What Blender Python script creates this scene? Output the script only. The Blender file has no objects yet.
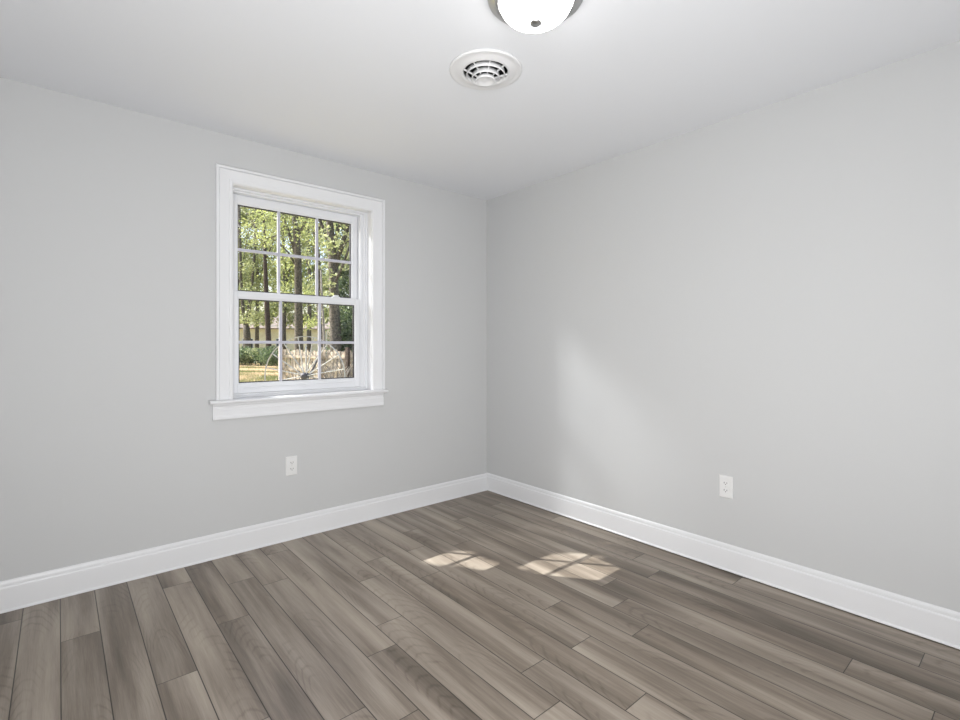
import bpy, bmesh, math, random
from mathutils import Vector, Matrix, noise
import numpy as np
random.seed(7); rng = np.random.default_rng(7)
scene = bpy.context.scene
COL = scene.collection

# ------------------------------------------------------------------ camera, world, light
CAM = Vector((-2.7495, -3.1298, 1.216)); YAW = 0.70706; FPX = 493.69
cd = bpy.data.cameras.new('camera'); cam = bpy.data.objects.new('camera', cd); COL.objects.link(cam)
cam.location = CAM; cam.rotation_euler = (math.pi/2, 0, -YAW)
cd.sensor_fit = 'HORIZONTAL'; cd.sensor_width = 36; cd.lens = FPX*36/960
cd.shift_y = -14.38/960; cd.clip_start = .02; cd.clip_end = 500
scene.camera = cam
vs = scene.view_settings
vs.view_transform = 'Standard'; vs.look = 'None'; vs.gamma = 1; vs.use_curve_mapping = False
vs.exposure = 0.0
SUN = Vector((.75, -1, -1.205)).normalized()          # the way the sunlight travels
w = bpy.data.worlds.new('world'); scene.world = w; w.use_nodes = True
nt = w.node_tree; bg = nt.nodes['Background']
sky = nt.nodes.new('ShaderNodeTexSky'); sky.sky_type = 'NISHITA'; sky.sun_disc = False
sky.sun_elevation = math.radians(44); sky.sun_rotation = math.atan2(-.75, 1)
sky.air_density = 1.0; sky.dust_density = 4.0
nt.links.new(sky.outputs[0], bg.inputs[0]); bg.inputs[1].default_value = 0.38
sl = bpy.data.lights.new('sun', 'SUN'); sl.energy = 9.5; sl.angle = math.radians(.3); sl.color = (1, .98, .945)
so = bpy.data.objects.new('sun', sl); COL.objects.link(so); so.rotation_euler = SUN.to_track_quat('-Z', 'Y').to_euler()
def area(name, loc, d, sx, sy, power, color=(1, 1, 1)):
    l = bpy.data.lights.new(name, 'AREA'); l.shape = 'RECTANGLE'; l.size = sx; l.size_y = sy; l.energy = power; l.color = color
    o = bpy.data.objects.new(name, l); COL.objects.link(o); o.location = loc
    o.rotation_euler = Vector(d).to_track_quat('-Z', 'Y').to_euler(); return o
area('added_room_fill', (-2.85, -3.55, 1.25), (.62, .78, -.10), .9, 1.6, 35, (1, 1, 1)).data.spread = math.radians(135)  # added fill lamp behind the camera; the room has no doorway here
area('added_ceiling_fill', (-2.75, -3.4, .6), (.55, .70, .85), 1.0, 1.0, 50, (1, 1, 1)).data.spread = math.radians(170)  # added fill lamp behind the camera, tilted up to brighten ceiling and corner

# added area lamp outside the window, for the soft glow on the right wall
area('added_wall_glow', (-4.6, 2.65, 4.1), (3.2, -2.6, -2.6), .55, .55, 205, (1, 1, 1))

# ------------------------------------------------------------------ helpers
def at(u, d, z=None, v=None):
    """a point on the ground plan seen in direction u at distance d in front of the camera"""
    f = Vector((math.sin(YAW), math.cos(YAW), 0)); r = Vector((math.cos(YAW), -math.sin(YAW), 0))
    q = CAM + f*d + r*((u-480)/FPX*d)
    q.z = z if z is not None else CAM.z + (345.6-v)/FPX*d
    return q
def tag(o, label=None, cat=None, group=None, kind=None):
    if label: o['label'] = label
    if cat: o['category'] = cat
    if group: o['group'] = group
    if kind: o['kind'] = kind
    return o
def empty(name, loc, **k):
    o = bpy.data.objects.new(name, None); COL.objects.link(o); o.location = loc; o.empty_display_size = .1
    return tag(o, **k)
def obj(name, bm, mat, parent=None, smooth=False, bevel=0, local=False, **k):
    """links a bmesh in world coordinates as one object; under a parent it keeps its place"""
    bmesh.ops.recalc_face_normals(bm, faces=bm.faces)
    me = bpy.data.meshes.new(name); bm.to_mesh(me); bm.free()
    return link(name, me, mat, parent, smooth, bevel, **k)
def wloc(o):
    v = Vector(o.location)
    while o.parent: o = o.parent; v += Vector(o.location)
    return v
def link(name, me, mat, parent=None, smooth=False, bevel=0, **k):
    me.materials.append(mat)
    if smooth:
        for p in me.polygons: p.use_smooth = True
    o = bpy.data.objects.new(name, me); COL.objects.link(o)
    if parent:
        o.parent = parent; me.transform(Matrix.Translation(-wloc(parent)))
    if bevel:
        b = o.modifiers.new('bevel', 'BEVEL'); b.width = bevel; b.segments = 2; b.limit_method = 'ANGLE'
    return tag(o, **k)
def box(bm, x0, x1, y0, y1, z0, z1):
    vs_ = [bm.verts.new((x, y, z)) for x in (x0, x1) for y in (y0, y1) for z in (z0, z1)]
    for f in ((0, 1, 3, 2), (4, 6, 7, 5), (0, 4, 5, 1), (2, 3, 7, 6), (0, 2, 6, 4), (1, 5, 7, 3)):
        bm.faces.new([vs_[i] for i in f])
def bx(*a):
    bm = bmesh.new(); box(bm, *a); return bm
def prism(bm, poly, f0, f1):
    """poly: 2D points, f0/f1 turn one into the 3D start and end points"""
    a = [bm.verts.new(f0(*q)) for q in poly]; b = [bm.verts.new(f1(*q)) for q in poly]
    n = len(poly)
    for i in range(n): bm.faces.new((a[i], a[(i+1) % n], b[(i+1) % n], b[i]))
    bm.faces.new(a[::-1]); bm.faces.new(b)
def lathe(bm, prof, c, seg=48, closed=False):
    c = Vector(c); rings = []
    for r, z in prof:
        if r < 1e-6: rings.append([bm.verts.new(c+Vector((0, 0, z)))])
        else: rings.append([bm.verts.new(c+Vector((r*math.cos(2*math.pi*i/seg), r*math.sin(2*math.pi*i/seg), z))) for i in range(seg)])
    pairs = list(zip(rings[:-1], rings[1:]))
    if closed: pairs.append((rings[-1], rings[0]))
    for a, b in pairs:
        for i in range(seg):
            j = (i+1) % seg
            if len(a) == 1 and len(b) == 1: continue
            if len(a) == 1: bm.faces.new((a[0], b[i], b[j]))
            elif len(b) == 1: bm.faces.new((a[i], a[j], b[0]))
            else: bm.faces.new((a[i], a[j], b[j], b[i]))
def tube(bm, pts, rad, seg=8, wob=0.0):
    pts = [Vector(q) for q in pts]; rings = []
    for i, q in enumerate(pts):
        t = (pts[min(i+1, len(pts)-1)]-pts[max(i-1, 0)]).normalized()
        s = t.cross(Vector((0, 1, .3))).normalized(); n = s.cross(t)
        r = rad[i] if isinstance(rad, (list, tuple)) else rad
        rings.append([bm.verts.new(q+(s*math.cos(2*math.pi*k/seg)+n*math.sin(2*math.pi*k/seg))*r*(1+wob*random.uniform(-1, 1))) for k in range(seg)])
    for a, b in zip(rings[:-1], rings[1:]):
        for k in range(seg): bm.faces.new((a[k], a[(k+1) % seg], b[(k+1) % seg], b[k]))
    bm.faces.new(rings[0][::-1]); bm.faces.new(rings[-1])

# ------------------------------------------------------------------ materials
def mat(name, col, rough=.5, metal=0, spec=.5, bump=None, vary=None):
    m = bpy.data.materials.new(name); m.use_nodes = True; n = m.node_tree; b = n.nodes['Principled BSDF']
    b.inputs['Base Color'].default_value = (*col, 1); b.inputs['Roughness'].default_value = rough
    b.inputs['Metallic'].default_value = metal; b.inputs['Specular IOR Level'].default_value = spec
    tc = n.nodes.new('ShaderNodeTexCoord')
    if bump:
        t = n.nodes.new('ShaderNodeTexNoise'); t.inputs['Scale'].default_value = bump[0]; t.inputs['Detail'].default_value = 4
        bp = n.nodes.new('ShaderNodeBump'); bp.inputs['Strength'].default_value = bump[1]; bp.inputs['Distance'].default_value = bump[2]
        n.links.new(tc.outputs['Object'], t.inputs[0]); n.links.new(t.outputs[0], bp.inputs['Height']); n.links.new(bp.outputs[0], b.inputs['Normal'])
    if vary:
        t = n.nodes.new('ShaderNodeTexNoise'); t.inputs['Scale'].default_value = vary[0]; t.inputs['Detail'].default_value = 5
        r = n.nodes.new('ShaderNodeValToRGB'); r.color_ramp.elements[0].position = .35; r.color_ramp.elements[1].position = .65
        r.color_ramp.elements[0].color = (*vary[1], 1); r.color_ramp.elements[1].color = (*col, 1)
        n.links.new(tc.outputs['Object'], t.inputs[0]); n.links.new(t.outputs[0], r.inputs[0]); n.links.new(r.outputs[0], b.inputs['Base Color'])
    return m
M = {}
M['wall'] = mat('grey_wall_paint', (.548, .553, .556), .62, bump=(260, .10, .002), spec=.35)
M['ceiling'] = mat('white_ceiling_paint', (.765, .778, .805), .8, bump=(180, .08, .002), spec=.2)
M['trim'] = mat('white_trim_paint', (.745, .75, .765), .32)
M['vinyl'] = mat('white_window_vinyl', (.725, .735, .76), .35)
M['grille'] = mat('grey_white_grille', (.50, .50, .56), .4)
M['gasket'] = mat('black_gasket', (.02, .02, .025), .5)
M['plate'] = mat('white_outlet_plastic', (.74, .74, .735), .3)
M['slot'] = mat('dark_slot', (.03, .03, .03), .6)
M['screw'] = mat('screw_paint', (.6, .6, .58), .4)
M['vent'] = mat('white_vent_enamel', (.74, .74, .745), .35)
M['duct'] = mat('dark_duct', (.02, .02, .02), .7)
M['nickel'] = mat('brushed_nickel', (.52, .52, .51), .34, metal=1)
M['bark'] = mat('grey_bark', (.19, .165, .13), .9, bump=(22, 1, .05), vary=(14, (.06, .05, .04)))
M['bark_dark'] = mat('brown_bark', (.11, .075, .055), .9, bump=(30, .6, .02), vary=(9, (.05, .035, .028)))
M['bark_pale'] = mat('pale_bark', (.40, .36, .31), .9, bump=(30, .6, .02), vary=(9, (.22, .19, .16)))
M['fence'] = mat('weathered_fence_wood', (.64, .55, .43), .8, vary=(7, (.26, .22, .19)))
M['siding'] = mat('cream_siding', (.86, .80, .62), .7, vary=(3, (.78, .70, .54)))
M['roof'] = mat('grey_pink_shingle', (.42, .33, .29), .9, vary=(2, (.22, .20, .17)))
M['darkglass'] = mat('house_window_glass', (.05, .06, .07), .1)
M['iron'] = mat('weathered_grey_metal', (.62, .62, .60), .5, vary=(20, (.40, .38, .36)))
M['iron_dark'] = mat('dark_rusty_metal', (.08, .075, .085), .6)
M['ground'] = mat('lawn_soil', (.30, .29, .12), .95, vary=(.8, (.42, .33, .20)))

def leafmat(name, a, b):
    m = bpy.data.materials.new(name); m.use_nodes = True; n = m.node_tree; n.nodes.clear()
    out = n.nodes.new('ShaderNodeOutputMaterial'); at_ = n.nodes.new('ShaderNodeAttribute'); at_.attribute_name = 'tone'
    r = n.nodes.new('ShaderNodeValToRGB'); r.color_ramp.elements[0].color = (*a, 1); r.color_ramp.elements[1].color = (*b, 1)
    d = n.nodes.new('ShaderNodeBsdfDiffuse'); t = n.nodes.new('ShaderNodeBsdfTranslucent'); g = n.nodes.new('ShaderNodeBsdfGlossy')
    g.inputs['Roughness'].default_value = .45
    x = n.nodes.new('ShaderNodeMixShader'); x.inputs[0].default_value = .5; y = n.nodes.new('ShaderNodeMixShader'); y.inputs[0].default_value = .06
    L = n.links.new
    L(at_.outputs['Fac'], r.inputs[0]); L(r.outputs[0], d.inputs[0]); L(r.outputs[0], t.inputs[0])
    L(d.outputs[0], x.inputs[1]); L(t.outputs[0], x.inputs[2]); L(x.outputs[0], y.inputs[1]); L(g.outputs[0], y.inputs[2]); L(y.outputs[0], out.inputs[0])
    return m
M['leaf_bright'] = leafmat('yellow_green_leaf', (.22, .27, .09), (.56, .60, .24))
M['leaf_mid'] = leafmat('green_leaf', (.12, .17, .07), (.58, .60, .30))
M['leaf_dark'] = leafmat('dark_green_leaf', (.04, .07, .03), (.22, .29, .13))
M['grass'] = leafmat('dry_grass', (.20, .22, .08), (.85, .64, .44))

# glass: thin clear pane
m = bpy.data.materials.new('window_glass'); m.use_nodes = True; n = m.node_tree; n.nodes.clear()
out = n.nodes.new('ShaderNodeOutputMaterial'); tr = n.nodes.new('ShaderNodeBsdfTransparent'); tr.inputs[0].default_value = (.95, .96, .96, 1)
gl = n.nodes.new('ShaderNodeBsdfGlossy'); gl.inputs['Roughness'].default_value = .01; mx = n.nodes.new('ShaderNodeMixShader'); mx.inputs[0].default_value = .02
n.links.new(tr.outputs[0], mx.inputs[1]); n.links.new(gl.outputs[0], mx.inputs[2]); n.links.new(mx.outputs[0], out.inputs[0]); M['glass'] = m
# lamp glass
m = bpy.data.materials.new('lit_frosted_glass'); m.use_nodes = True; b = m.node_tree.nodes['Principled BSDF']
b.inputs['Base Color'].default_value = (.9, .9, .9, 1); b.inputs['Roughness'].default_value = .25
b.inputs['Emission Color'].default_value = (1, .99, .97, 1); b.inputs['Emission Strength'].default_value = 9.0; M['dome'] = m

def floor_material():
    m = bpy.data.materials.new('vinyl_plank'); m.use_nodes = True; n = m.node_tree; L = n.links.new; N = n.nodes.new
    b = n.nodes['Principled BSDF']
    uv = N('ShaderNodeUVMap'); uv.uv_map = 'plank'       # x across (m, centred), y along (m)
    rd = N('ShaderNodeAttribute'); rd.attribute_name = 'rand'
    sep = N('ShaderNodeSeparateXYZ'); L(uv.outputs[0], sep.inputs[0])
    srd = N('ShaderNodeSeparateColor'); L(rd.outputs['Color'], srd.inputs[0])
    def math_(op, a, b_=None, c=None):
        q = N('ShaderNodeMath'); q.operation = op
        for i, v in enumerate((a, b_, c)):
            if v is None: continue
            if isinstance(v, (int, float)): q.inputs[i].default_value = v
            else: L(v, q.inputs[i])
        return q.outputs[0]
    def coords(su, sv, off):
        c = N('ShaderNodeCombineXYZ')
        L(math_('MULTIPLY_ADD', sep.outputs[0], su, math_('MULTIPLY', srd.outputs[0], off)), c.inputs[0])
        L(math_('MULTIPLY_ADD', sep.outputs[1], sv, math_('MULTIPLY', srd.outputs[1], off*1.7)), c.inputs[1])
        L(math_('MULTIPLY', srd.outputs[2], off*.7), c.inputs[2]); return c.outputs[0]
    def nz(c, scale, detail, dist=0, rough=.5):
        t = N('ShaderNodeTexNoise'); t.inputs['Scale'].default_value = scale; t.inputs['Detail'].default_value = detail
        t.inputs['Distortion'].default_value = dist; t.inputs['Roughness'].default_value = rough; L(c, t.inputs[0]); return t.outputs[0]
    broad = nz(coords(10, .9, 40), 1, 2, .3)            # broad long bands
    streak = nz(coords(75, 2.6, 70), 1, 4, .4, .6)       # fine streaks
    pore = nz(coords(420, 14, 90), 1, 2, 0, .5)          # pores
    wv = N('ShaderNodeTexWave'); wv.wave_type = 'RINGS'; wv.rings_direction = 'Z'; wv.inputs['Scale'].default_value = 1
    wv.inputs['Distortion'].default_value = 2.2; wv.inputs['Detail'].default_value = 3; wv.inputs['Detail Scale'].default_value = 1.2
    c = N('ShaderNodeCombineXYZ')
    L(math_('MULTIPLY_ADD', sep.outputs[0], 38, math_('MULTIPLY_ADD', srd.outputs[2], 3.0, -1.5)), c.inputs[0])
    L(math_('MULTIPLY_ADD', sep.outputs[1], 4.6, math_('MULTIPLY', srd.outputs[1], 7.0)), c.inputs[1]); L(c.outputs[0], wv.inputs[0])
    knot = nz(coords(9, 2.2, 55), 1, 1)
    kmask = N('ShaderNodeMapRange'); L(knot, kmask.inputs[0]); kmask.inputs[1].default_value = .53; kmask.inputs[2].default_value = .64
    # height of tone 0..1
    t = math_('MULTIPLY_ADD', broad, 1.35, -.34)
    t = math_('MULTIPLY_ADD', streak, .42, math_('ADD', t, -.10))
    t = math_('MULTIPLY_ADD', pore, .22, math_('ADD', t, -.08))
    t = math_('ADD', t, math_('MULTIPLY_ADD', srd.outputs[0], .20, -.08))
    wl = math_('POWER', wv.outputs[1], 6.0)
    t = math_('SUBTRACT', t, math_('MULTIPLY', math_('MULTIPLY', wl, kmask.outputs[0]), .11))
    cr = N('ShaderNodeValToRGB'); L(t, cr.inputs[0]); e = cr.color_ramp.elements
    e[0].position = .12; e[0].color = (.105, .084, .064, 1)
    e[1].position = .88; e[1].color = (.425, .370, .308, 1)
    q = e.new(.38); q.color = (.198, .163, .130, 1)
    q = e.new(.58); q.color = (.297, .252, .206, 1)
    hue = N('ShaderNodeMix'); hue.data_type = 'RGBA'; hue.blend_type = 'MULTIPLY'; L(srd.outputs[1], hue.inputs[0])
    L(cr.outputs[0], hue.inputs[6]); hue.inputs[7].default_value = (1.0, .985, .965, 1)
    # seams
    au = math_('ABSOLUTE', sep.outputs[0]); ed = math_('SUBTRACT', .06495, au)
    g1 = N('ShaderNodeMapRange'); L(ed, g1.inputs[0]); g1.inputs[1].default_value = .0009; g1.inputs[2].default_value = .0024
    en = N('ShaderNodeAttribute'); en.attribute_name = 'endgap'
    g2 = N('ShaderNodeMapRange'); L(en.outputs['Fac'], g2.inputs[0]); g2.inputs[1].default_value = .0008; g2.inputs[2].default_value = .0020
    g = math_('MINIMUM', g1.outputs[0], g2.outputs[0])
    fin = N('ShaderNodeMix'); fin.data_type = 'RGBA'; L(g, fin.inputs[0]); fin.inputs[6].default_value = (.030, .024, .018, 1); L(hue.outputs[2], fin.inputs[7])
    L(fin.outputs[2], b.inputs['Base Color'])
    rg = math_('MULTIPLY_ADD', streak, .18, .30); L(rg, b.inputs['Roughness']); b.inputs['Specular IOR Level'].default_value = .42
    hgt = math_('MULTIPLY_ADD', g, 1.0, math_('MULTIPLY', streak, .12))
    bp = N('ShaderNodeBump'); bp.inputs['Strength'].default_value = .35; bp.inputs['Distance'].default_value = .0012
    L(hgt, bp.inputs['Height']); L(bp.outputs[0], b.inputs['Normal'])
    return m
M['floor'] = floor_material()

# ------------------------------------------------------------------ room shell
H = 2.44; XL = -3.75; YB = -3.7; T = .16
def S(name, bm, m, **k): return obj(name, bm, m, kind='structure', **k)
# plank floor: every plank a face of its own with its own grain
PW = .1299; X0 = -2.872; PL = 1.228
joints = {1: -.477, 3: -1.035, 4: -.223, 5: -.755, 6: -.387, 7: -.513, 8: -.151, 9: -1.212, 10: -.795, 11: -.607, 12: -.966, 13: -.632, 14: -.367,
          15: -.744, 16: -1.788, 17: -1.636, 18: -1.384, 19: -1.733, 20: -1.56, 21: -2.054, 0: -1.19, 2: -.02}
verts, faces, uvs, rand, endg = [], [], [], [], []
for k in range(-8, 24):
    xa = X0+k*PW; xb = xa+PW
    j = joints.get(k, random.uniform(-1.2, 0))
    ys = sorted(set([round(j+i*PL, 4) for i in range(-6, 6)]))
    for y0, y1 in zip(ys[:-1], ys[1:]):
        a, b_ = max(y0, YB-.1), min(y1, .02)
        if b_-a < .001: continue
        rr = (random.random(), random.random(), random.random(), 1)
        # rows: thin strips at both ends carry the end-gap distance
        rows = sorted({a, b_, min(max(y0+.004, a), b_), min(max(y1-.004, a), b_)})
        for p0, p1 in zip(rows[:-1], rows[1:]):
            i = len(verts); q0, q1 = max(xa, XL-.1), min(xb, .02)
            if q1 <= q0: continue
            for (x, y) in ((q0, p0), (q1, p0), (q1, p1), (q0, p1)):
                verts.append((x, y, 0)); uvs.append((x-(xa+xb)/2, y-y0)); rand.append(rr); endg.append(min(y-y0, y1-y))
            faces.append((i, i+1, i+2, i+3))
me = bpy.data.meshes.new('floor'); me.from_pydata(verts, [], faces)
ul = me.uv_layers.new(name='plank')
for i, l in enumerate(me.loops): ul.data[i].uv = uvs[l.vertex_index]
ca = me.color_attributes.new('rand', 'FLOAT_COLOR', 'POINT'); ca.data.foreach_set('color', [c for r in rand for c in r])
ea = me.attributes.new('endgap', 'FLOAT', 'POINT'); ea.data.foreach_set('value', endg)
link('floor', me, M['floor'], kind='structure')

# ceiling with a round hole for the vent
VC = (-1.305, -1.478); VR = .108
bm = bmesh.new(); seg = 48; inner, outer, up_ = [], [], []
for i in range(seg):
    a = 2*math.pi*(i+.5)/seg; c_, s_ = math.cos(a), math.sin(a); q = .3/max(abs(c_), abs(s_))
    inner.append(bm.verts.new((VC[0]+VR*c_, VC[1]+VR*s_, H))); outer.append(bm.verts.new((VC[0]+q*c_, VC[1]+q*s_, H)))
for i in range(seg): bm.faces.new((inner[i], inner[(i+1) % seg], outer[(i+1) % seg], outer[i]))
for sx, sy in ((1, 1), (1, -1), (-1, 1), (-1, -1)):     # little corner triangles of the square
    cv = bm.verts.new((VC[0]+sx*.3, VC[1]+sy*.3, H)); near = sorted(outer, key=lambda v: (v.co-cv.co).length)[:2]; bm.faces.new([cv]+near)
def quad(x0, x1, y0, y1, z=H): bm.faces.new([bm.verts.new(c) for c in ((x0, y0, z), (x1, y0, z), (x1, y1, z), (x0, y1, z))])
quad(XL-T, T, VC[1]+.3, T); quad(XL-T, T, YB-T, VC[1]-.3); quad(XL-T, VC[0]-.3, VC[1]-.3, VC[1]+.3); quad(VC[0]+.3, T, VC[1]-.3, VC[1]+.3)
S('ceiling', bm, M['ceiling'])
bm = bmesh.new(); box(bm, XL-T, T, YB-T, T, H+.22, H+.3); S('ceiling_deck', bm, M['ceiling'])     # deck above the ceiling

# window wall
OX0, OX1, OZ0, OZ1 = -1.980, -1.072, .885, 2.166
bm = bmesh.new()
box(bm, XL-T, OX0, 0, T, 0, H+.1); box(bm, OX1, T, 0, T, 0, H+.1); box(bm, OX0, OX1, 0, T, 0, OZ0); box(bm, OX0, OX1, 0, T, OZ1, H+.1)
S('wall_back', bm, M['wall'])
S('wall_right', bx(0, T, YB-T, 0, 0, H+.1), M['wall'])
S('wall_left', bx(XL-T, XL, YB-T, 0, 0, H+.1), M['wall'])
S('wall_front', bx(XL, 0, YB-T, YB, 0, H+.1), M['wall'])

# baseboards
BP = [(0, 0), (.019, 0), (.019, .005), (.0145, .012), (.0145, .108), (.0125, .113), (.0095, .115), (.0095, .127), (.008, .134), (.004, .1405), (0, .1405)]
def base(name, axis, c, sgn, a, b_, z0):
    bm = bmesh.new()
    if axis == 'x': prism(bm, BP, lambda d, z: (a, c+sgn*d, z+z0), lambda d, z: (b_, c+sgn*d, z+z0))
    else: prism(bm, BP, lambda d, z: (c+sgn*d, a, z+z0), lambda d, z: (c+sgn*d, b_, z+z0))
    S(name, bm, M['trim'])
base('baseboard_back', 'x', 0, -1, XL, 0, .001)
base('baseboard_right', 'y', 0, -1, YB, 0, .005)
base('baseboard_left', 'y', XL, 1, YB, 0, .001)
base('baseboard_front', 'x', YB, 1, XL, 0, .001)

# ------------------------------------------------------------------ window
W = empty('window_1', ((OX0+OX1)/2, 0, OZ0), kind='structure')
# casing: moulded profile, mitred frame round three sides.  profile (distance outward from opening edge, proud of wall)
CP = [(-.004, 0), (-.004, .014), (.004, .017), (.016, .017), (.019, .012), (.023, .0125), (.060, .0165), (.066, .0165), (.069, .012), (.072, .022), (.083, .023), (.087, .018), (.087, 0)]
bm = bmesh.new()
corners = [(OX0, OZ0+.012, -1, 0), (OX0, OZ1, -1, 1), (OX1, OZ1, 1, 1), (OX1, OZ0+.012, 1, 0)]
rows = [[bm.verts.new((cx+sx*d*(1 if sx < 0 else 1.06), -h, cz+sz*d)) for d, h in CP] for cx, cz, sx, sz in corners]
for a, b_ in zip(rows[:-1], rows[1:]):
    for i in range(len(CP)): j = (i+1) % len(CP); bm.faces.new((a[i], a[j], b_[j], b_[i]))
bm.faces.new(rows[0]); bm.faces.new(rows[-1][::-1])
obj('casing', bm, M['trim'], W)
# wooden jamb liner inside the opening
bm = bmesh.new(); jt = .008
box(bm, OX0, OX0+jt, -.002, .07, OZ0, OZ1); box(bm, OX1-jt, OX1, -.002, .07, OZ0, OZ1); box(bm, OX0+jt, OX1-jt, -.002, .07, OZ1-jt, OZ1)
obj('jamb', bm, M['trim'], W, bevel=.0015)
# stool and apron
bm = bmesh.new(); SP = [(.07, .884), (-.045, .884), (-.051, .888), (-.053, .895), (-.050, .901), (-.044, .904), (.07, .904)]
prism(bm, SP[:], lambda y, z: (OX0+.001, y, z), lambda y, z: (OX1-.001, y, z))
horn = [(-.0005, .884), (-.045, .884), (-.051, .888), (-.053, .895), (-.050, .901), (-.044, .904), (-.0005, .904)]
prism(bm, horn, lambda y, z: (-2.102, y, z), lambda y, z: (OX0+.001, y, z)); prism(bm, horn, lambda y, z: (OX1-.001, y, z), lambda y, z: (-.972, y, z))
bmesh.ops.remove_doubles(bm, verts=bm.verts, dist=.0001)
obj('stool', bm, M['trim'], W)
bm = bmesh.new(); AP = [(0, .884), (-.021, .884), (-.021, .874), (-.015, .866), (-.015, .852), (-.018, .846), (-.018, .815), (-.021, .806), (-.021, .795), (-.017, .790), (0, .790)]
prism(bm, AP, lambda y, z: (-2.083, y, z), lambda y, z: (-.991, y, z)); obj('apron', bm, M['trim'], W)
# vinyl frame (stepped)
FX0, FX1, FZ1 = OX0+.030, OX1-.030, OZ1-.034
def frame(bm, x0, x1, z0, z1, t, y0, y1, bot=True, tb=None):
    tb = tb or t
    box(bm, x0, x0+t, y0, y1, z0, z1); box(bm, x1-t, x1, y0, y1, z0, z1); box(bm, x0+t, x1-t, y0, y1, z1-t, z1)
    if bot: box(bm, x0+t, x1-t, y0, y1, z0, z0+tb)
bm = bmesh.new()
frame(bm, OX0+jt, OX1-jt, .904, OZ1-jt, .012, .055, .07)
frame(bm, OX0, OX1, OZ0, OZ1, .020, .07, .155, tb=.042); box(bm, OX1-.056, OX1-.019, .07, .155, OZ0+.042, OZ1-.02); box(bm, OX1-.036, OX1-.019, .062, .0705, OZ0+.042, OZ1-.02); box(bm, OX0+.02, OX1-.056, .0695, .155, OZ1-.031, OZ1-.0199)

obj('vinyl_frame', bm, M['vinyl'], W, bevel=.0015)
SX0, SX1 = OX0+.019, OX1-.058
def sash(name, z0, z1, y0, y1, tb, tt, ts, hm):
    bm = bmesh.new(); box(bm, SX0, SX0+ts, y0, y1, z0, z1); box(bm, SX1-ts, SX1, y0, y1, z0, z1)
    box(bm, SX0+ts, SX1-ts, y0, y1, z0, z0+tb); box(bm, SX0+ts, SX1-ts, y0, y1, z1-tt, z1)
    s = obj(name, bm, M['vinyl'], W, bevel=.003)
    g0, g1, h0, h1 = SX0+ts, SX1-ts, z0+tb, z1-tt; ym = (y0+y1)/2
    # glazing bead (slanting lip) and black gasket line
    bm = bmesh.new(); frame(bm, g0-.002, g1+.002, h0-.002, h1+.002, .008, y0+.006, ym-.003); obj('glazing_bead', bm, M['vinyl'], s, bevel=.002)
    bm = bmesh.new(); frame(bm, g0+.004, g1-.004, h0+.004, h1-.004, 0.0075, ym-.003, ym+.010); obj('gasket', bm, M['gasket'], s)
    obj('glass_pane', bx(g0, g1, ym-.001, ym+.001, h0, h1), M['glass'], s)
    for x in (g0+(g1-g0)/3, g0+(g1-g0)*2/3):
        obj('muntin', bx(x-.009, x+.009, ym-.007, ym+.007, h0+.001, h1-.001), M['grille'], s, bevel=.002)
    obj('muntin', bx(g0+.001, g1-.001, ym-.0066, ym+.0066, hm-.009, hm+.009), M['grille'], s, bevel=.002)
    return s
up = sash('upper_sash', 1.510, OZ1-.031, .112, .142, .035, .052, .038, 1.803)
lo = sash('lower_sash', OZ0+.043, 1.543, .071, .101, .056, .038, .033, 1.237)
# sash lock on the meeting rail, lift rail on the bottom
bm = bmesh.new(); box(bm, -1.33, -1.275, .074, .098, 1.543, 1.551); box(bm, -1.318, -1.288, .070, .094, 1.551, 1.560); obj('sash_lock', bm, M['vinyl'], lo, bevel=.002)
bm = bmesh.new(); box(bm, SX0+.06, SX1-.06, .062, .072, .955, .962); obj('lift_rail', bm, M['vinyl'], lo, bevel=.002)

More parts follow.
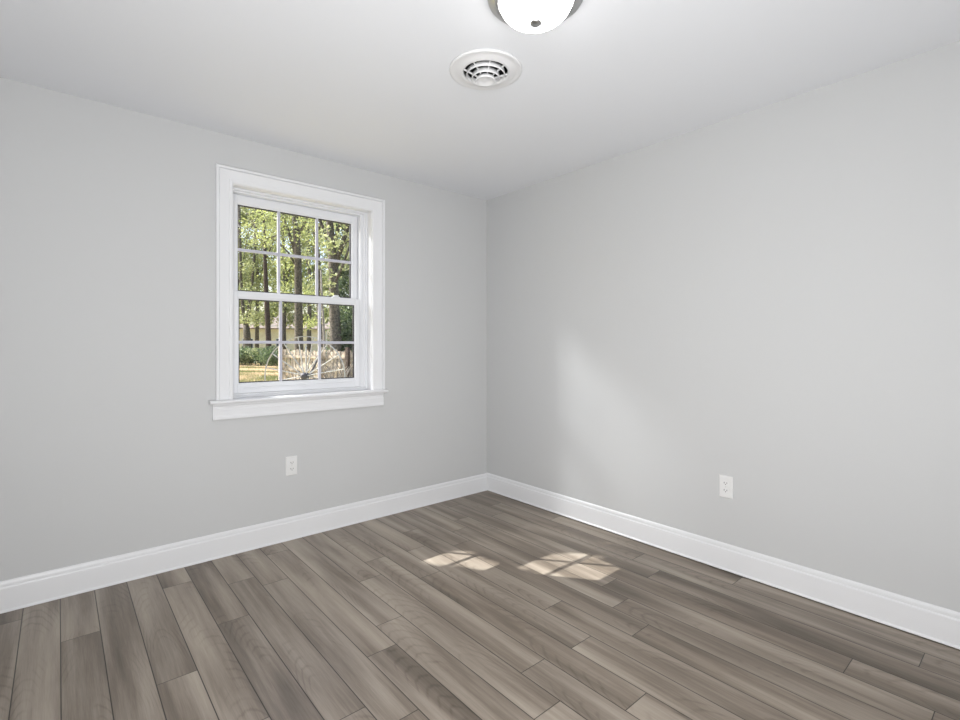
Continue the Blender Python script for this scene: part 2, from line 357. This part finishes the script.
# ------------------------------------------------------------------ outlets
def outlet(pos, ax, label):
    """ax 'y': on the window wall facing -y; 'x': on the right wall facing -x"""
    e = empty('electrical_outlet', (0, 0, 0), label=label, cat='outlet', group='electrical outlets low on the walls')
    def P(bm):
        return bm
    def put(name, bm, m, par, bevel=0, **k): return obj(name, bm, m, par, bevel=bevel, **k)
    bm = bmesh.new(); w_, h_, t_ = .0365, .0605, .006
    b_ = [bm.verts.new((sx*w_, 0, sz*h_)) for sx, sz in ((-1, -1), (1, -1), (1, 1), (-1, 1))]
    f_ = [bm.verts.new((sx*(w_-.004), -t_, sz*(h_-.004))) for sx, sz in ((-1, -1), (1, -1), (1, 1), (-1, 1))]
    for i in range(4): bm.faces.new((b_[i], b_[(i+1) % 4], f_[(i+1) % 4], f_[i]))
    bm.faces.new(f_); bm.faces.new(b_[::-1]); put('cover_plate', bm, M['plate'], e, .0012)
    for s in (1, -1):
        zc = s*.0195; bm = bmesh.new(); pr = []
        for i in range(24):
            a = 2*math.pi*i/24; pr.append((.0165*math.cos(a), max(-.0125, min(.0125, .0165*math.sin(a)))+zc))
        prism(bm, pr, lambda x, z: (x, -t_+.0005, z), lambda x, z: (x, -t_-.0022, z)); r = put('receptacle', bm, M['plate'], e)
        y0, y1 = -t_-.0026, -t_-.001
        put('slot', bx(-.0085, -.0055, y0, y1, zc-.0015, zc+.0065), M['slot'], r)
        put('slot', bx(.0055, .0082, y0, y1, zc-.001, zc+.006), M['slot'], r)
        bm = bmesh.new(); g = [(.0026*math.cos(a), zc-.0065+.0026*math.sin(a)) for a in [2*math.pi*i/12 for i in range(12)]]
        prism(bm, g, lambda x, z: (x, y0, z), lambda x, z: (x, y1, z)); put('ground_hole', bm, M['slot'], r)
    bm = bmesh.new(); g = [(.003*math.cos(a), .003*math.sin(a)) for a in [2*math.pi*i/12 for i in range(12)]]
    prism(bm, g, lambda x, z: (x, -t_-.001, z), lambda x, z: (x, -t_+.0003, z)); put('screw', bm, M['screw'], e)
    e.location = pos
    if ax == 'x': e.rotation_euler = (0, 0, -math.pi/2)
outlet((-1.634, 0, .4615), 'y', 'white electrical outlet low on the grey wall below the window')
outlet((0, -1.9635, .4525), 'x', 'white electrical outlet on the right grey wall without a window')

# ------------------------------------------------------------------ ceiling vent
V = empty('ceiling_vent', (*VC, H), label='round white ceiling air vent with stepped rings beside the light', cat='vent')
c3 = (*VC, H)
bm = bmesh.new(); lathe(bm, [(.098, .004), (.098, -.012), (.103, -.016), (.112, -.014), (.128, -.009), (.145, -.006), (.155, -.009), (.160, -.006), (.161, -.0005), (.108, -.0005), (.106, .004)], c3, 64, True); obj('flange', bm, M['vent'], V, smooth=True)
bm = bmesh.new(); lathe(bm, [(.107, -.001), (.107, .20), (0, .20)], c3, 48); obj('duct', bm, M['duct'], V)
for ra, rb, zt, zb in ((.0825, .0865, -.006, -.025), (.0585, .0625, -.018, -.038)):
    bm = bmesh.new(); lathe(bm, [(ra, zt), (ra+.0015, zt), (rb, zb), (rb-.0005, zb-.003), (rb-.003, zb-.0025), (ra-.001, zt-.003)], c3, 64, True)
    obj('ring', bm, M['vent'], V, smooth=True)
bm = bmesh.new(); lathe(bm, [(0, -.034), (.034, -.034), (.0405, -.036), (.044, -.047), (.042, -.051), (.038, -.0505), (.031, -.045), (.016, -.043), (0, -.043)], c3, 48, False); obj('centre_cap', bm, M['vent'], V, smooth=True)
for k in range(8):
    a = 2*math.pi*(k+.35)/8; bm = bmesh.new(); d = Vector((math.cos(a), math.sin(a), 0)); s = Vector((-math.sin(a), math.cos(a), 0))*.0017
    pr = [(.038, -.036), (.104, -.008), (.104, -.001), (.038, -.028)]
    prism(bm, pr, lambda r, z: Vector(c3)+d*r+s+Vector((0, 0, z)), lambda r, z: Vector(c3)+d*r-s+Vector((0, 0, z))); obj('spoke', bm, M['vent'], V)

# ------------------------------------------------------------------ ceiling lamp
LC = (-1.485, -1.949, H)
F = empty('ceiling_lamp', LC, label='lit flush white glass dome lamp in a brushed nickel ring', cat='lamp')
bm = bmesh.new(); lathe(bm, [(0, -.0005), (.158, -.0005), (.166, -.003), (.169, -.010), (.166, -.016), (.161, -.018), (.159, -.022), (.150, -.025), (.146, -.030), (.134, -.033), (.127, -.031), (.127, -.012), (0, -.012)], LC, 72); obj('ring_base', bm, M['nickel'], F, smooth=True)
bm = bmesh.new(); dp = [(.126, -.026)]+[(.1255*math.cos(t)**.85, -.030-.067*math.sin(t)) for t in [math.pi/2*i/14 for i in range(1, 14)]]+[(0, -.0972)]
lathe(bm, dp, LC, 72); obj('glass_dome', bm, M['dome'], F, smooth=True)
bm = bmesh.new(); lathe(bm, [(0, -.095), (.019, -.0965), (.021, -.100), (.020, -.104), (.013, -.107), (0, -.108)], LC, 24); obj('finial', bm, M['nickel'], F, smooth=True)

# ------------------------------------------------------------------ outdoors
GZ = -.25
bm = bmesh.new(); n_ = 40
for i in range(n_+1):
    for j in range(n_+1):
        x = -40+120*i/n_; y = .3+110*j/n_; bm.verts.new((x, y, GZ+(0 if y < 12 else .12*noise.noise(Vector((x*.12, y*.12, 0))))))
bm.verts.ensure_lookup_table()
for i in range(n_):
    for j in range(n_): a = i*(n_+1)+j; bm.faces.new((bm.verts[a], bm.verts[a+n_+1], bm.verts[a+n_+2], bm.verts[a+1]))
tag(obj('lawn_ground', bm, M['ground'], smooth=True), kind='structure')

def leaves(name, blobs, size, m, parent, keep=None):
    """blobs: (centre, (rx, ry, rz), count); small folded leaves scattered through each clump"""
    V_, F_, T_ = [], [], []; k = 0
    for c, r, cnt in blobs:
        q = rng.normal(size=(cnt, 3)); q /= np.linalg.norm(q, axis=1)[:, None]
        q *= (rng.random((cnt, 1))**.45); pos = np.array(c)+q*np.array(r)
        if keep is not None: pos = pos[keep(pos)]
        nn = len(pos)
        if not nn: continue
        a = rng.normal(size=(nn, 3)); a /= np.linalg.norm(a, axis=1)[:, None]
        b = np.cross(a, rng.normal(size=(nn, 3))); b /= np.linalg.norm(b, axis=1)[:, None]
        s = size*rng.uniform(.6, 1.3, (nn, 1)); cen = np.cross(a, b)*s*.12
        P4 = np.stack([pos-a*s*.5, pos+b*s*.3+cen, pos+a*s*.5, pos-b*s*.3+cen], 1).reshape(-1, 3)
        V_.append(P4); F_.append(np.arange(4*nn).reshape(-1, 4)+k); k += 4*nn
        T_.append(np.repeat(np.clip(rng.normal(.5, .24, nn), 0, 1), 4))
    V_ = np.concatenate(V_); F_ = np.concatenate(F_); T_ = np.concatenate(T_)
    me = bpy.data.meshes.new(name); me.from_pydata(V_.tolist(), [], F_.tolist())
    at_ = me.attributes.new('tone', 'FLOAT', 'POINT'); at_.data.foreach_set('value', T_)
    return link(name, me, m, parent)

def tree(label, stem, rad, branches, blobs, lsize, bark, leaf, group=None, name='tree', cat='tree'):
    stem = [Vector(q) for q in stem]; e = empty(name, (stem[0].x, stem[0].y, GZ), label=label, cat=cat, group=group)
    bm = bmesh.new(); tube(bm, stem, rad, 12, .05); tr = obj('trunk', bm, M[bark], e, smooth=True)
    for pts, r in branches:
        bm = bmesh.new(); tube(bm, pts, r, 8, .05); obj('branch', bm, M[bark], e, smooth=True)
    if blobs: leaves('foliage', blobs, lsize, M[leaf], e)
    return e
def blobset(u0, u1, v0, v1, d, n, r, cnt, dd=2.0):
    """n leaf clumps spread over a stretch of a crown, at depths around d"""
    out = []
    for _ in range(n):
        u = random.uniform(u0, u1); v = random.uniform(v0, v1); q = at(u, d+random.uniform(-dd, dd), v=v)
        rr = r*random.uniform(.6, 1.3); out.append((tuple(q), (rr, rr, rr*.6), int(cnt*random.uniform(.6, 1.4))))
    return out
def path(d, *uv): return [at(u, d, v=v) for u, v in uv]

# near big trees
tree('broad grey tree trunk with a fork, seen behind the right panes of the window',
     [at(336, 16, GZ-.1)]+path(16, (336, 345), (334, 300), (333, 265), (331, 235), (328, 205), (325, 170), (322, 130)), [.22, .18, .15, .145, .12, .10, .08, .05],
     [(path(16, (334, 268), (341, 248), (349, 222), (362, 190), (378, 160)), [.11, .085, .07, .05, .03]),
      (path(16, (332, 245), (339, 228), (343, 205), (346, 175)), [.06, .05, .04, .03]),
      (path(15.9, (341, 248), (350, 240), (358, 236)), [.04, .03, .02]), (path(15.8, (334, 285), (344, 262), (352, 240)), [.05, .04, .03]),
      (path(15.9, (329, 215), (336, 205), (343, 190)), [.035, .025, .02]),
      (path(16.2, (332, 250), (322, 225), (312, 205), (300, 180)), [.07, .05, .045, .03])],
     blobset(325, 375, 120, 250, 16, 34, .75, 150, 1.6)+blobset(324, 346, 240, 300, 15.3, 5, .3, 30, .4), .12, 'bark', 'leaf_mid')
tree('straight dark grey tree trunk behind the middle panes, bending boughs to its left',
     [at(299, 20, GZ-.1)]+path(20, (299, 350), (298.5, 300), (298, 262), (296, 225), (294, 195), (291, 150)), [.20, .17, .15, .145, .13, .11, .08],
     [(path(20, (296.5, 258), (290, 236), (283, 216), (274, 196), (262, 170)), [.07, .06, .05, .04, .03]),
      (path(20, (297, 268), (288, 252), (279, 243), (268, 236)), [.045, .035, .028, .02]),
      (path(19.8, (283, 216), (272, 222), (258, 212), (246, 214)), [.035, .028, .02, .015]), (path(19.9, (286, 224), (276, 236), (262, 240), (250, 236)), [.035, .028, .02, .015]),
      (path(19.8, (276, 200), (264, 206), (252, 226), (244, 240)), [.03, .025, .02, .012]),
      (path(20, (297, 240), (305, 222), (312, 205), (318, 180)), [.07, .055, .045, .03])],
     blobset(255, 320, 120, 240, 20, 34, .8, 110, 2)+blobset(276, 296, 250, 318, 22, 9, .5, 70, 1)+blobset(303, 318, 290, 330, 23, 7, .5, 70, 1), .11, 'bark', 'leaf_bright')
tree('grey tree leaning left behind the bar between middle and right panes',
     [at(321, 23, GZ-.1)]+path(23, (320.5, 345), (319, 300), (318, 262), (315, 235), (311, 205), (306, 160)), [.15, .13, .12, .115, .11, .09, .06],
     [(path(23, (318, 262), (312, 240), (303, 222), (296, 205)), [.06, .045, .035, .025]),
      (path(23, (316, 240), (321, 222), (323, 200)), [.06, .045, .03])],
     blobset(298, 335, 140, 300, 24, 26, .9, 110, 2), .15, 'bark', 'leaf_mid')
tree('brown straight tree trunk standing in front of the cream house',
     [at(269.5, 39, GZ-.1)]+path(39, (269, 352), (267.5, 318), (266, 290), (265, 255), (264, 215), (263, 160)), [.26, .22, .20, .17, .13, .10, .07],
     [(path(39, (265, 262), (272, 245), (277, 228)), [.05, .04, .03]), (path(39, (265, 250), (257, 234), (252, 220)), [.05, .04, .03])],
     blobset(245, 290, 140, 318, 41, 44, 1.3, 120, 1)+blobset(240, 300, 302, 326, 43, 22, .7, 70, 1), .2, 'bark_dark', 'leaf_mid')
tree('pale green-grey tree forking low, leftmost tree in the lower left pane',
     [at(248, 42, GZ-.1)]+path(42, (247.5, 350), (247, 335), (246, 325)), [.36, .30, .28, .25],
     [(path(42, (246.5, 328), (243, 310), (241, 280), (240, 240), (239, 190)), [.18, .15, .12, .11, .07]),
      (path(42, (247, 328), (249, 308), (252, 285), (255, 250), (256, 200)), [.19, .16, .12, .11, .07])],
     blobset(232, 262, 150, 315, 45, 40, 1.4, 140, 1.5), .22, 'bark', 'leaf_mid')
tree('slender pale tree trunk just right of the lower pane bar, before the fence shrubbery',
     [at(325, 15, GZ-.1)]+path(15, (324.5, 345), (323.3, 320), (322, 300), (321, 270)), [.045, .04, .034, .03, .02], [], [], .1, 'bark_pale', 'leaf_mid')
tree('thin grey sapling between the pale trunk and dark green bush',
     [at(333, 19, GZ-.1)]+path(19, (332.5, 345), (332, 320), (333, 300), (335, 270)), [.05, .045, .04, .035, .02], [], blobset(322, 345, 285, 335, 19, 4, .5, 60, .6), .12, 'bark', 'leaf_mid')
# farther wood: each tree with trunk and crown from low down
far = [('tall bright tree at the far left of the wood beyond the lawn', 236, 44, 'leaf_mid'), ('slim tree with sky showing right of it, beyond the lawn', 257, 46, 'leaf_bright'),
       ('yellow-green tree in the wood behind the middle panes', 284, 42, 'leaf_bright'), ('yellow-green tree in the wood between two near trunks', 309, 40, 'leaf_bright'),
       ('green tree in the wood farthest behind the right panes', 338, 44, 'leaf_mid'), ('dense green tree at the right edge of the panes, beyond the fence', 356, 38, 'leaf_dark')]
for lb, u, d, lf in far:
    tree(lb, [at(u, d, GZ-.1)]+path(d, (u, 330), (u+1, 290), (u-1, 240), (u, 190), (u+1, 150)), [.2, .17, .15, .13, .1, .06],
         [(path(d, (u+1, 290), (u+7, 262), (u+12, 235)), [.07, .06, .03]), (path(d, (u, 270), (u-7, 245), (u-11, 215)), [.07, .05, .03])],
         blobset(u-17, u+17, 130, 320, d+3.5, 66, 1.3, 150, 3), .26, 'bark', lf, 'trees of the wood beyond the lawn')
# shrubs
def shrub(label, u, d, wx, hz, n, lf, ls=.12):
    b0 = at(u, d, GZ); e = empty('shrub', b0, label=label, cat='shrub', group='shrubs in the hedge across the lawn' if d > 20 else None)
    bm = bmesh.new()
    for k in range(5):
        a = random.uniform(0, 6.28); tube(bm, [b0+Vector((0, 0, -.03)), b0+Vector((math.cos(a)*.1*wx, math.sin(a)*.1*wx, hz*.4)), b0+Vector((math.cos(a)*.4*wx, math.sin(a)*.4*wx, hz*.8))], [.04, .03, .015], 6)
    obj('stem', bm, M['bark_dark'], e)
    leaves('foliage', [((b0.x+random.uniform(-.5, .5)*wx, b0.y+random.uniform(-.4, .4)*wx, GZ+hz*random.uniform(.3, .75)), (wx*.42, wx*.42, hz*.34), n//6) for _ in range(6)], ls, M[lf], e)
shrub('dark green bush behind the fence at the right panes', 345.5, 16.6, 1.15, 2.9, 6500, 'leaf_dark', .12)
shrub('low dark shrub left end of the hedge across the lawn', 238, 36, 2.0, 1.35, 1800, 'leaf_dark', .16)
shrub('low dark shrub in the hedge below the pale forked tree', 249, 36.5, 1.9, 1.45, 1800, 'leaf_dark', .16)
shrub('low green shrub in the hedge beside the brown trunk', 261, 36, 1.9, 1.35, 1800, 'leaf_mid', .16)
shrub('low dark shrub at the hedge end just left of the big wheel', 272, 35.5, 1.9, 1.4, 1800, 'leaf_dark', .16)
shrub('small grey-green shrub seen through the left spokes of the wheel', 284, 30, 1.6, 1.2, 1400, 'leaf_dark', .14)

# grass on the visible stretch of lawn (nobody could count the blades)
V_, F_, T_ = [], [], []; k = 0
for _ in range(26000):
    d = random.uniform(16, 40); u = random.uniform(225, 300); q = at(u, d, GZ); h_ = random.uniform(.04, .10); a = random.uniform(0, 3.14)
    dx, dy = math.cos(a)*.03, math.sin(a)*.03; lx, ly = random.uniform(-.05, .05), random.uniform(-.05, .05)
    z_ = GZ+.12*noise.noise(Vector((q.x*.12, q.y*.12, 0))) if q.y > 12 else GZ
    V_ += [(q.x-dx, q.y-dy, z_-.01), (q.x+dx, q.y+dy, z_-.01), (q.x+lx, q.y+ly, z_+h_)]; F_.append((k, k+1, k+2)); k += 3
    tn = min(1, max(0, .5+1.5*noise.noise(Vector((q.x*.55, q.y*.3, 3)))+random.uniform(-.3, .3))); T_ += [tn]*3
me = bpy.data.meshes.new('lawn_grass'); me.from_pydata(V_, [], F_); me.attributes.new('tone', 'FLOAT', 'POINT').data.foreach_set('value', T_)
link('lawn_grass', me, M['grass'], label='sunlit dry green and tan lawn grass beyond the window', cat='grass', kind='stuff')

# house
hb = at(268, 57, GZ); hb_z = GZ
Hs = empty('house', hb, label='cream neighbouring house with a pitched roof behind the trees', cat='house')
ang = -math.radians(18); hx = Vector((math.cos(ang), math.sin(ang), 0)); hy = Vector((-math.sin(ang), math.cos(ang), 0))
def hp(a, b_, z): return hb+hx*a+hy*b_+Vector((0, 0, z))
def hbox(a0, a1, b0, b1, z0, z1):
    bm = bmesh.new(); v = [bm.verts.new(hp(a, b_, z)) for a in (a0, a1) for b_ in (b0, b1) for z in (z0, z1)]
    for f in ((0, 1, 3, 2), (4, 6, 7, 5), (0, 4, 5, 1), (2, 3, 7, 6), (0, 2, 6, 4), (1, 5, 7, 3)): bm.faces.new([v[i] for i in f])
    return bm
obj('wall', hbox(-6.8, 6.5, 0, 7, 0, 3.4), M['siding'], Hs)
bm = bmesh.new(); prism(bm, [(-.5, 3.35), (3.5, 5.3), (7.5, 3.35), (7.5, 3.5), (3.5, 5.5), (-.5, 3.5)], lambda b_, z: hp(-7.2, b_, z), lambda b_, z: hp(6.9, b_, z)); obj('roof', bm, M['roof'], Hs)
for a0 in (-2.6, .9):
    wf = obj('window', hbox(a0-.08, a0+1.08, -.06, .0, 1.0, 2.3), M['trim'], Hs); obj('pane', hbox(a0, a0+1, -.08, -.06, 1.08, 2.22), M['darkglass'], wf)
# corner boards
for a0 in (-6.85, 6.4): obj('corner_board', hbox(a0, a0+.15, -.03, .02, 0, 3.35), M['trim'], Hs)

# board fence
fa = at(281, 15.2, GZ); fb = at(368, 13.4, GZ); fd = (fb-fa); FL = fd.length; fd.normalize(); fn = Vector((-fd.y, fd.x, 0))
Fe = empty('board_fence', fa, label='weathered tan board fence behind the big spoked wheel', cat='fence')
def fbox(a0, a1, b0, b1, z0, z1):
    bm = bmesh.new(); v = [bm.verts.new(fa+fd*a+fn*b_+Vector((0, 0, z))) for a in (a0, a1) for b_ in (b0, b1) for z in (z0, z1)]
    for f in ((0, 1, 3, 2), (4, 6, 7, 5), (0, 4, 5, 1), (2, 3, 7, 6), (0, 2, 6, 4), (1, 5, 7, 3)): bm.faces.new([v[i] for i in f])
    return bm
x = 0
while x < FL:
    w_ = random.uniform(.09, .125); h_ = 1.33+random.uniform(-.05, .03); obj('picket', fbox(x, x+w_, 0, .02, .03, h_), M['fence'], Fe); x += w_+random.uniform(.02, .05)
for z in (.35, .72, 1.10): obj('rail', fbox(0, FL, -.045, -.002, z, z+.085), M['fence'], Fe)
for x in (0.05, FL*.5, FL*.8): obj('post', fbox(x, x+.1, -.14, -.046, -.1, 1.42), M['bark_dark'] if x > FL*.7 else M['fence'], Fe)

# big spoked wheel
WD = 10.3; wc = at(305, WD, v=376); WR = wc.z-GZ+.0
Wh = empty('spoked_wheel', (wc.x, wc.y, GZ), label='large old metal spoked wheel standing upright in front of the fence', cat='wheel')
fwd = Vector((math.sin(YAW-.03), math.cos(YAW-.03), 0)); rt = Vector((fwd.y, -fwd.x, 0)); upv = Vector((0, 0, 1))
def wp(a, r, o=0): return wc+rt*(r*math.cos(a))+upv*(r*math.sin(a))+fwd*o
bm = bmesh.new(); ringv = []
for i in range(72):
    a = 2*math.pi*i/72; ringv.append([bm.verts.new(wp(a, r, o)) for r, o in ((WR-.014, -.02), (WR, -.02), (WR, .02), (WR-.014, .02))])
for i in range(72):
    A, B = ringv[i], ringv[(i+1) % 72]
    for j in range(4): bm.faces.new((A[j], A[(j+1) % 4], B[(j+1) % 4], B[j]))
obj('rim', bm, M['iron'], Wh)
NS = 16
for i in range(NS):
    a = 2*math.pi*(i+.45)/NS; off = .06 if i % 2 else -.06
    bm = bmesh.new(); tube(bm, [wp(a, .05, off), wp(a, WR-.006, 0)], .012, 8); obj('spoke', bm, M['iron'], Wh)
bm = bmesh.new(); tube(bm, [wc-fwd*.13, wc-fwd*.10, wc-fwd*.08, wc+fwd*.08, wc+fwd*.10, wc+fwd*.5], [.035, .06, .075, .075, .05, .03], 16); obj('hub', bm, M['iron_dark'], Wh)
bm = bmesh.new(); tube(bm, [wc+fwd*.3, wc+fwd*.35+rt*.17+upv*.36], .022, 8); obj('lever', bm, M['iron_dark'], Wh)
pb = at(306, 12.2, GZ)
P_ = empty('metal_post', pb, label='thin pale upright pipe between the wheel hub and the fence', cat='post')
bm = bmesh.new(); tube(bm, [pb+Vector((0, 0, -.05)), pb+Vector((0, 0, 1.45))], .018, 10); obj('pipe', bm, M['iron'], P_)
bm = bmesh.new(); tube(bm, [pb+Vector((0, 0, 1.44)), pb+Vector((0, 0, 1.47))], .024, 10); obj('cap', bm, M['iron'], P_)

# brush heap
bm = bmesh.new()
for k in range(46):
    u0 = random.uniform(318, 350); q0 = at(u0, random.uniform(11.6, 12.8), GZ); q1 = q0+Vector((random.uniform(-.7, .7), random.uniform(-.2, .2), random.uniform(.6, 1.4)))
    mid = (q0+q1)/2+Vector((random.uniform(-.2, .2), 0, random.uniform(0, .25))); tube(bm, [q0, mid, q1], [.02, .014, .005], 5)
tag(obj('brush_heap', bm, M['bark_pale']), 'tangle of bare grey branches lying before the right end of the fence', 'branches', kind='stuff')

# unseen tree up the sun's way, leaves left out to shape the sun patches
PATCH = [[(-1.168, -0.798), (-1.005, -0.794), (-0.927, -0.916), (-0.917, -1.029), (-0.925, -1.13), (-1.001, -1.041), (-1.082, -0.939)],[(-0.795, -1.216), (-0.638, -1.199), (-0.457, -1.3), (-0.393, -1.408), (-0.457, -1.616), (-0.648, -1.613), (-0.693, -1.489), (-0.784, -1.382)],[(-0.233, -1.238), (-0.129, -1.327), (-0.118, -1.515), (-0.193, -1.393)]]
def inside(px, py, poly):
    r = np.zeros(len(px), bool); n = len(poly)
    for i in range(n):
        x0, y0 = poly[i]; x1, y1 = poly[(i+1) % n]
        c = (y0 > py) != (y1 > py); r ^= c & (px < (x1-x0)*(py-y0)/(y1-y0+1e-12)+x0)
    return r
def grow(poly, g):
    cx = sum(q[0] for q in poly)/len(poly); cy = sum(q[1] for q in poly)/len(poly)
    return [(x+(x-cx)/max(1e-6, math.hypot(x-cx, y-cy))*g, y+(y-cy)/max(1e-6, math.hypot(x-cx, y-cy))*g) for x, y in poly]
def keep(pos):
    t = pos[:, 2]/(-SUN.z); fx = pos[:, 0]+SUN.x*t; fy = pos[:, 1]+SUN.y*t
    lit = np.zeros(len(pos), bool)
    for poly, g in zip(PATCH, (.085, .06, .02)): lit |= inside(fx, fy, grow(poly, g))
    return ~lit
sc = Vector((-1.54, .1, 1.45))-SUN*7.5
e = empty('shade_tree', (sc.x-.9, sc.y+.9, GZ), label='unseen leafy tree outside the window, gaps shaped to dapple the floor sunlight', cat='tree')
bm = bmesh.new(); tube(bm, [(sc.x-.9, sc.y+.9, GZ-.1), (sc.x-.95, sc.y+1.0, 2.5), (sc.x-.8, sc.y+1.1, 4.4), (sc.x-.5, sc.y+1.3, 6.8)], [.2, .17, .14, .06], 12, .04); obj('trunk', bm, M['bark'], e, smooth=True)
leaves('foliage', [(tuple(sc), (1.7, 1.7, 1.5), 15000)], .13, M['leaf_mid'], e, keep)
